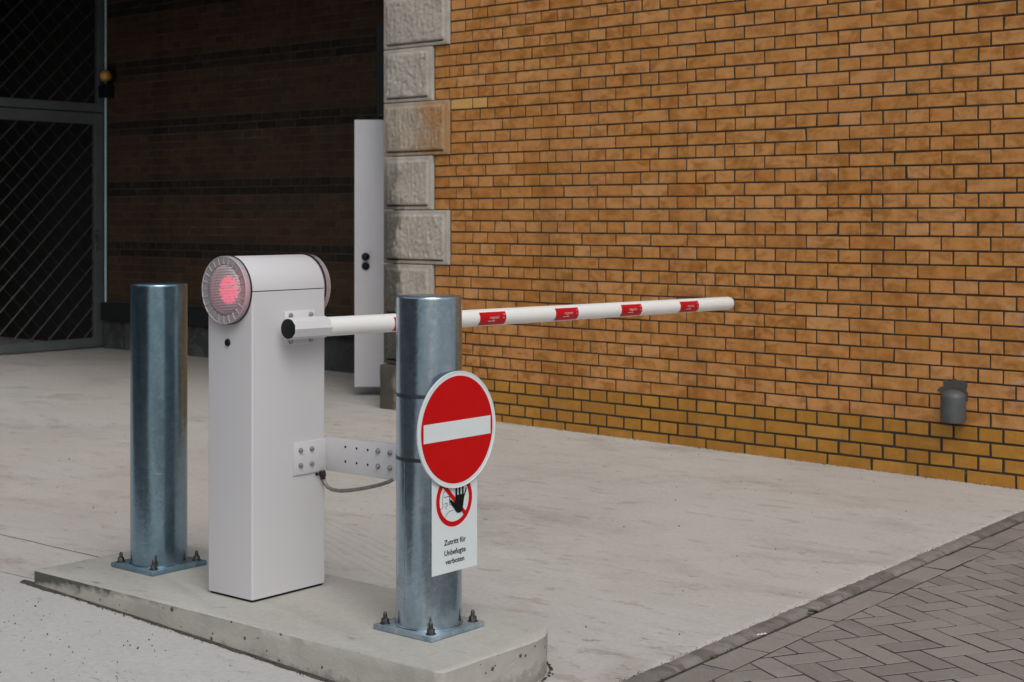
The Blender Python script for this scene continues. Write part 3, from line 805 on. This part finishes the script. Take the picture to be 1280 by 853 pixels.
# arm mount
def bolt(name, c, ax, r, parent, m='zinc', n=16):
    bm = new_bm(); lathe(bm, c, ax, [(r*1.25, -.001), (r*1.25, .0015), (r, .002), (r, .005), (r*.75, .008), (0, .009)], n); return obj(name, bm, m, parent, smooth=40)
bm = new_bm(); box(bm, (.0005, .135, .922), (.009, .268, 1.036), .0025); fl = obj('flange', bm, 'white_sleeve', bar, smooth=30)
for y in (.157, .247):
    for z in (1.021, .936): bolt('flange_bolt', (.009, y, z), (1, 0, 0), .0072, fl)
AX = .062; AZ = lambda y: .9835-.0128*(y-.09)
bm = new_bm(); box(bm, (.0092, .15, .957), (.04, .255, 1.0), .003); rings(bm, [(AX, .100, AZ(.100)), (AX, .103, AZ(.103)), (AX, .263, AZ(.263))], [.0338, .0362, .0362], 8)
arm_axis = (0, 1, -.0128)
sl = obj('arm_sleeve', bm, 'white_sleeve', bar)
bm = new_bm(); lathe(bm, (AX, .0996, AZ(.0996)), (0, -1, 0), [(.0325, -.002), (.0325, .003), (.029, .0045), (0, .0046)], 32); obj('end_cap', bm, 'black', sl, smooth=40)
AR = .0325
def arm_r(y): return lerp(.0325, .0302, max(0, min(1, (y-.3)/2.5)))
bm = new_bm(); ys = [.262, .268]+[lerp(.275, 2.795, k/12) for k in range(13)]; e = arm_r(2.8)
rings(bm, [(AX, y, AZ(y)) for y in ys]+[(AX, 2.812, AZ(2.812)), (AX, 2.820, AZ(2.82)), (AX, 2.824, AZ(2.824))], [arm_r(0)-.002]+[arm_r(y) for y in ys[1:]]+[e-.003, e-.009, .012], 48)
arm = obj('arm', bm, 'white_arm', bar, smooth=40)
def on_arm(y, v, d):
    r0 = arm_r(y); a = v/r0; r = r0+d
    return Vector((AX+r*math.cos(a), y, AZ(y)+r*math.sin(a)))
for y0, y1 in ((.564, .714), (1.017, 1.168), (1.474, 1.621), (1.918, 2.065), (2.360, 2.507)):
    bm = new_bm(); na, V = 14, []
    for i in range(5):
        y = lerp(y0, y1, i/4); V.append([bm.verts.new(on_arm(y, AR*R(lerp(-58, 40, k/na)), .0005)) for k in range(na+1)])
    for A_, B_ in zip(V, V[1:]):
        for k in range(na): bm.faces.new((A_[k], B_[k], B_[k+1], A_[k+1]))
    yc = (y0+y1)/2
    text_mesh('magnetic', .0165, lambda u, v, d: on_arm(yc+.008+u, v-.004, .0009), .95, .00002, 'CENTER', bm, 1)
    for q in (((.049, -.003), (.055, -.003), (.060, .012), (.053, .012)), ((-.035, -.0135), (-.02, -.0135), (-.02, -.0115), (-.035, -.0115)), ((-.017, -.0135), (.004, -.0135), (.004, -.0115), (-.017, -.0115))):
        f = bm.faces.new([bm.verts.new(on_arm(yc+.008+u, v, .0009)) for u, v in q]); f.material_index = 1
    obj('reflective_tape', bm, ['tape_red', 'tape_white'], arm, smooth=60)
# support bracket to the sign bollard
bm = new_bm(); box(bm, (.0005, .175, .489), (.005, .3225, .598), .001); box(bm, (.0005, .3228, .489), (.336, .328, .603), .001)
for x in (.097, .150, .202):
    for z in (.577, .528): lathe(bm, (x, .3228, z), (0, -1, 0), [(.0042, .0), (.0042, .0006), (0, .0006)], 12, 1)
br = obj('support_bracket', bm, ['white', 'gap'], bar, smooth=30)
bm = new_bm(); box(bm, (.21, .3285, .492), (.655, .336, .611), .001); box(bm, (.60, .235, .50), (.68, .328, .60), .002); obj('post_plate', bm, 'white', br, smooth=30)
for y in (.205, .255):
    for z in (.570, .520): bolt('bracket_bolt', (.005, y, z), (1, 0, 0), .007, br)
for x in (.25, .305):
    for z in (.577, .527): bolt('bracket_bolt', (x, .3228, z), (0, -1, 0), .008, br)
bm = new_bm()
P = [(.006, .303, .474), (.014, .304, .452), (.028, .307, .437), (.050, .309, .430), (.085, .310, .430), (.13, .310, .437), (.18, .310, .4475), (.23, .311, .460), (.275, .313, .473), (.305, .318, .484), (.315, .327, .492)]
rings(bm, P, [.0062]*len(P), 12); 
hs = obj('cable_hose', bm, 'hose', bar, smooth=60)
bm = new_bm(); lathe(bm, (.004, .303, .489), (.25, 0, -1), [(.0, -.002), (.010, -.002), (.012, .004), (.012, .016), (.009, .02), (.0085, .028), (0, .029)], 8); obj('cable_gland', bm, 'dark_steel', hs)
for y in (.282, .300): bolt('bracket_bolt', (.0005, y, .481), (1, 0, 0), .0045, br, 'dark_steel')

# ------------------------------------------------------------------ signs
def ring_shape(bm, fr, c, r0, r1, d, th, mi=0, n=80):
    for rr, flip in ((r0, True), (r1, False)): pass
    A_ = [[bm.verts.new(fr(c[0]+r*math.cos(2*math.pi*k/n), c[1]+r*math.sin(2*math.pi*k/n), z)) for k in range(n)] for r, z in ((r0, d), (r0, d+th), (r1, d+th), (r1, d))]
    for P_, Q_ in zip(A_, A_[1:]+A_[:1]):
        for k in range(n):
            f = bm.faces.new((P_[k], P_[(k+1) % n], Q_[(k+1) % n], Q_[k])); f.material_index = mi
    bmesh.ops.recalc_face_normals(bm, faces=bm.faces[:])
sg = thing('no_entry_sign', 'round red no entry sign with a white bar strapped to the bollard', 'sign', (.752, .149, .712))
SX, SC = .752, (.149, .7125)
fs = lambda u, v, d: Vector((SX+d, u, v))
bm = new_bm(); lathe(bm, (SX-.003, *SC), (1, 0, 0), [(0, 0), (.172, 0), (.1745, .001), (.1745, .006), (.1725, .0065), (.1715, .005), (0, .005)], 96); obj('sign_plate', bm, 'sign_white', sg, smooth=30)
bm = new_bm(); lathe(bm, (SX, *SC), (1, 0, 0), [(0, .0021), (.1605, .0021), (.1605, .0024), (0, .0027)], 96); dsk = obj('red_disc', bm, 'red', sg, smooth=30)
bm = new_bm(); box(bm, (SX+.0028, SC[0]-.150, SC[1]-.0275), (SX+.0034, SC[0]+.150, SC[1]+.0275)); obj('white_bar', bm, 'sign_white', sg)
for z in (.812, .622):
    bm = new_bm(); lathe(bm, (.639, .148, z), (0, 0, 1), [(.1, -.0055), (.1014, -.0055), (.1014, .0055), (.1, .0055)], 72); box(bm, (.735, .105, z-.016), (.7485, .19, z+.016), .002)
    box(bm, (.639-.112, .130, z-.008), (.639-.1005, .160, z+.008), .002)
    obj('strap', bm, 'strap_steel', sg, smooth=40)
ps = thing('access_sign', 'white panel with a crossed out hand pictogram and black German text below the round sign', 'sign', (.744, .148, .43))
PX = .7445; fp = lambda u, v, d: Vector((PX+d, u, v))
bm = new_bm(); box(bm, (PX-.002, .0465, .288), (PX, .2495, .589), .0007); obj('panel', bm, 'sign_white', ps)
CC = (.1445, .503)
bm = new_bm(); ring_shape(bm, fp, CC, .0655, .0805, .0002, .0004); obj('prohibition_ring', bm, 'red', ps)
d45 = math.sqrt(.5)
bm = new_bm()
sheet_poly(bm, [(CC[0]+a*d45+b*d45, CC[1]-a*d45+b*d45) for a, b in ((-.066, -.0065), (.066, -.0065), (.066, .0065), (-.066, .0065))], lambda u, v, d: fp(u, v, d+.0008), .0003); obj('slash', bm, 'red', ps)
hand = [(.006, -.037), (.0145, -.0425), (.026, -.0425), (.0355, -.037), (.0395, -.020), (.0428, .000), (.0545, .024), (.0540, .0285), (.0502, .0285), (.0428, .0105), (.0408, .0115),
        (.0408, .050), (.0372, .055), (.0336, .050), (.0332, .012), (.0265, .012), (.0265, .056), (.0227, .061), (.0189, .056), (.0186, .012), (.0120, .012), (.0120, .050), (.0084, .055), (.0048, .050), (.0036, .000),
        (.0005, -.0105), (-.0165, .0015), (-.0205, .0012), (-.0212, -.0042), (-.0115, -.0170), (-.0005, -.0285)]
bm = new_bm(); sheet_poly(bm, [(CC[0]+u, CC[1]+v) for u, v in hand], lambda u, v, d: fp(u, v, d+.0013), .0003); obj('hand_pictogram', bm, 'ink', ps)
def ribbon(bm, pts, w):
    for a, b in zip(pts, pts[1:]):
        a = Vector(a); b = Vector(b); d = (b-a).normalized(); nrm = Vector((-d.y, d.x))*w/2; a = a-d*w*.3; b = b+d*w*.3
        f = bm.faces.new([bm.verts.new(fp(CC[0]+q.x, CC[1]+q.y, .0007)) for q in (a-nrm, b-nrm, b+nrm, a+nrm)])
bm = new_bm(); w = .0014
ribbon(bm, [(-.062, -.021), (-.054, -.020), (-.050, -.012), (-.053, -.004), (-.051, .002), (-.053, .012), (-.049, .024), (-.041, .031), (-.030, .031), (-.022, .025), (-.020, .014), (-.020, .0)], w)
ribbon(bm, [(-.046, .012), (-.024, .012)], w*1.2); ribbon(bm, [(-.022, .012), (-.022, -.014)], w); ribbon(bm, [(-.022, -.014), (-.010, -.013)], w)
ribbon(bm, [(-.044, -.009), (-.037, -.005), (-.031, -.009), (-.036, -.012)], w); ribbon(bm, [(-.044, -.017), (-.034, -.017), (-.030, -.013)], w); ribbon(bm, [(-.04, -.023), (-.034, -.023)], w)
ribbon(bm, [(-.042, -.050), (-.032, -.038), (-.022, -.0325), (-.006, -.032)], w); ribbon(bm, [(-.042, -.050), (-.045, -.053)], w)
obj('head_outline', bm, 'ink', ps)
bm = new_bm()
for s, z in (('Zutritt für', .3712), ('Unbefugte', .3405), ('verboten', .3136)):
    text_mesh(s, .0222, lambda u, v, d, z=z: fp(.1475+u, z+v, .0002+d), 1.04, .0003, 'CENTER', bm, 0, .00028)
obj('lettering', bm, 'ink', ps)

# ------------------------------------------------------------------ small things on the ground
bm = new_bm()
def crumb(x, y, s, z=None):
    z = g(x, y) if z is None else z
    m = Matrix.Translation((x, y, z+s*.25)) @ Matrix.Rotation(random.random()*6, 4, Vector((random.random(), random.random(), random.random())).normalized()) @ Matrix.Diagonal((s, s*random.uniform(.4, .9), s*.5, 1))
    bmesh.ops.create_icosphere(bm, subdivisions=1, radius=.5, matrix=m)
V = []
for i in range(401):
    x = lerp(-1.03, .97, i/400); w = .004+.009*max(0, noise.noise(Vector((x*13, 2, 0)))+.25)+.004*noise.noise(Vector((x*60, 3, 0)))+(.010 if x < -.8 else 0)
    V.append([bm.verts.new((x, -.170, g(x, -.17)+.006)), bm.verts.new((x, -.1745-max(.001, w)*.5, g(x, -.18)+.004)), bm.verts.new((x, -.1765-max(.001, w), g(x, -.18)+.0006))])
for a, b in zip(V, V[1:]):
    for q in range(2): bm.faces.new((a[q], a[q+1], b[q+1], b[q]))
for i in range(34):
    cx, cy = random.uniform(-2.0, .3), random.uniform(-1.0, -.27)
    for q in range(random.randrange(3, 16)): crumb(cx+random.gauss(0, .07), cy+random.gauss(0, .035), random.uniform(.0025, .0075))
for i in range(300):                                   # litter line along the foot of the island
    x = -1.0+abs(random.gauss(0, 1))*.35 if random.random() < .45 else random.uniform(-1.02, .95)
    crumb(x, -.182-abs(random.gauss(0, .007)), random.uniform(.002, .006))
for i in range(120):
    a = R(random.uniform(-8, 70)); crumb(.752+(.230+abs(random.gauss(0, .006)))*math.cos(a), .220+(.230+abs(random.gauss(0, .006)))*math.sin(a), random.uniform(.003, .010))
for i in range(240):                                   # along the joint of slab and haunch
    y = random.uniform(-.2, 4.0); crumb(edge_x(y, SLAB)+.004+random.gauss(0, .005), y, random.uniform(.002, .005))
for i in range(160):
    y = random.uniform(-.2, 4.0); crumb(edge_x(y, INNER)+random.gauss(0, .004), y, random.uniform(.003, .007))
for i in range(170):
    crumb(random.uniform(-2.2, .6), random.uniform(-1.2, -.25), random.uniform(.002, .006))
for i in range(260):
    u = random.uniform(.5, 4.9); q = FW(u, .004+abs(random.gauss(0, .012)), 0); crumb(q.x, q.y, random.uniform(.003, .010))
for i in range(130):
    crumb(random.uniform(-5, 1.1), random.uniform(.7, 4.2), random.uniform(.003, .009))
tag(obj('dirt_crumbs', bm, 'dirt'), 'dark crumbs of dirt along the island foot and the slab joints', 'dirt', kind='stuff')
def weed(x, y, s, label, n_=26):
    bm = new_bm()
    for i in range(n_):
        a = random.random()*6.28; l = s*random.uniform(.5, 1); w = s*.14; up = random.uniform(.3, 1.1)
        d = Vector((math.cos(a), math.sin(a), up)).normalized(); sd = Vector((-math.sin(a), math.cos(a), 0))
        b0 = Vector((x+random.gauss(0, s*.25), y+random.gauss(0, s*.25), g(x, y)))
        m = b0+d*l*.55; e = b0+d*l+Vector((0, 0, -l*.3))
        v = [bm.verts.new(q) for q in (b0-sd*w*.3, b0+sd*w*.3, m+sd*w, e, m-sd*w)]; bm.faces.new(v)
    return tag(obj('weed', bm, 'weed'), label, 'weed')
weed(1.213, 1.497, .022, 'dark green weed tuft in the joint between edging stones and concrete strip', 40)
weed(edge_x(.86, INNER), .80, .018, 'tiny yellowish weed sprout in the paving joint near the camera', 14)
bm = new_bm()
for k in range(3):
    cx, cy = 1.222+.005*k, 1.105+.012*k
    v = [bm.verts.new((cx+a, cy+b, g(cx, cy)+.003+h)) for a, b, h in ((-.005, -.007, 0), (.005, -.006, .003), (.004, .007, .001), (-.004, .006, .004))]; bm.faces.new(v)
o = obj('paper_scrap', bm, 'paper'); tag(o, 'small white crumpled scrap of paper lying on the edging joint', 'litter')

# ------------------------------------------------------------------ light, sky, camera
EL, AZM = 50., 124.       # the bright part of the cloud cover stands behind the camera on the right
w = bpy.data.worlds.new('World'); scn.world = w; w.use_nodes = True
nt = w.node_tree; nt.nodes.clear()
sk = nt.nodes.new('ShaderNodeTexSky'); sk.sky_type = 'NISHITA'; sk.sun_disc = False
sk.sun_elevation = R(EL); sk.sun_rotation = R(AZM); sk.air_density = 1.0; sk.dust_density = 4.0; sk.ozone_density = 1.0
hs_ = nt.nodes.new('ShaderNodeHueSaturation'); hs_.inputs['Saturation'].default_value = .42
bg = nt.nodes.new('ShaderNodeBackground'); bg.inputs[1].default_value = .11
wo = nt.nodes.new('ShaderNodeOutputWorld')
nt.links.new(sk.outputs[0], hs_.inputs['Color']); nt.links.new(hs_.outputs[0], bg.inputs[0]); nt.links.new(bg.outputs[0], wo.inputs[0])
sd = bpy.data.lights.new('sun', 'SUN'); sd.energy = .8; sd.angle = R(35); sd.color = (1, .96, .90)
so = bpy.data.objects.new('sun', sd); COL.objects.link(so)
dirv = Vector((math.sin(R(AZM))*math.cos(R(EL)), math.cos(R(AZM))*math.cos(R(EL)), math.sin(R(EL))))
so.rotation_euler = (-dirv).to_track_quat('-Z', 'Y').to_euler()
cam = bpy.data.cameras.new('camera'); co = bpy.data.objects.new('camera', cam); COL.objects.link(co)
cam.sensor_width = 36; cam.lens = 1920/1280*36; cam.shift_y = -(426.5-270.4)/1280; cam.clip_end = 300; cam.clip_start = .05
ang = math.atan2(2320, 1920); F = Vector((-math.cos(ang), math.sin(ang), 0))
co.location = (3.80675, -3.28480, 1.35); co.rotation_euler = F.to_track_quat('-Z', 'Y').to_euler()
cam.dof.use_dof = True; cam.dof.focus_distance = 4.75; cam.dof.aperture_fstop = 7.1
scn.camera = co
vs = scn.view_settings; vs.view_transform = 'Standard'; vs.look = 'None'; vs.exposure = .13; vs.gamma = 1.; vs.use_curve_mapping = False
scn.render.engine = 'CYCLES'
scn.render.filter_size = 1.15
scn.cycles.max_bounces = 8; scn.cycles.use_denoising = True
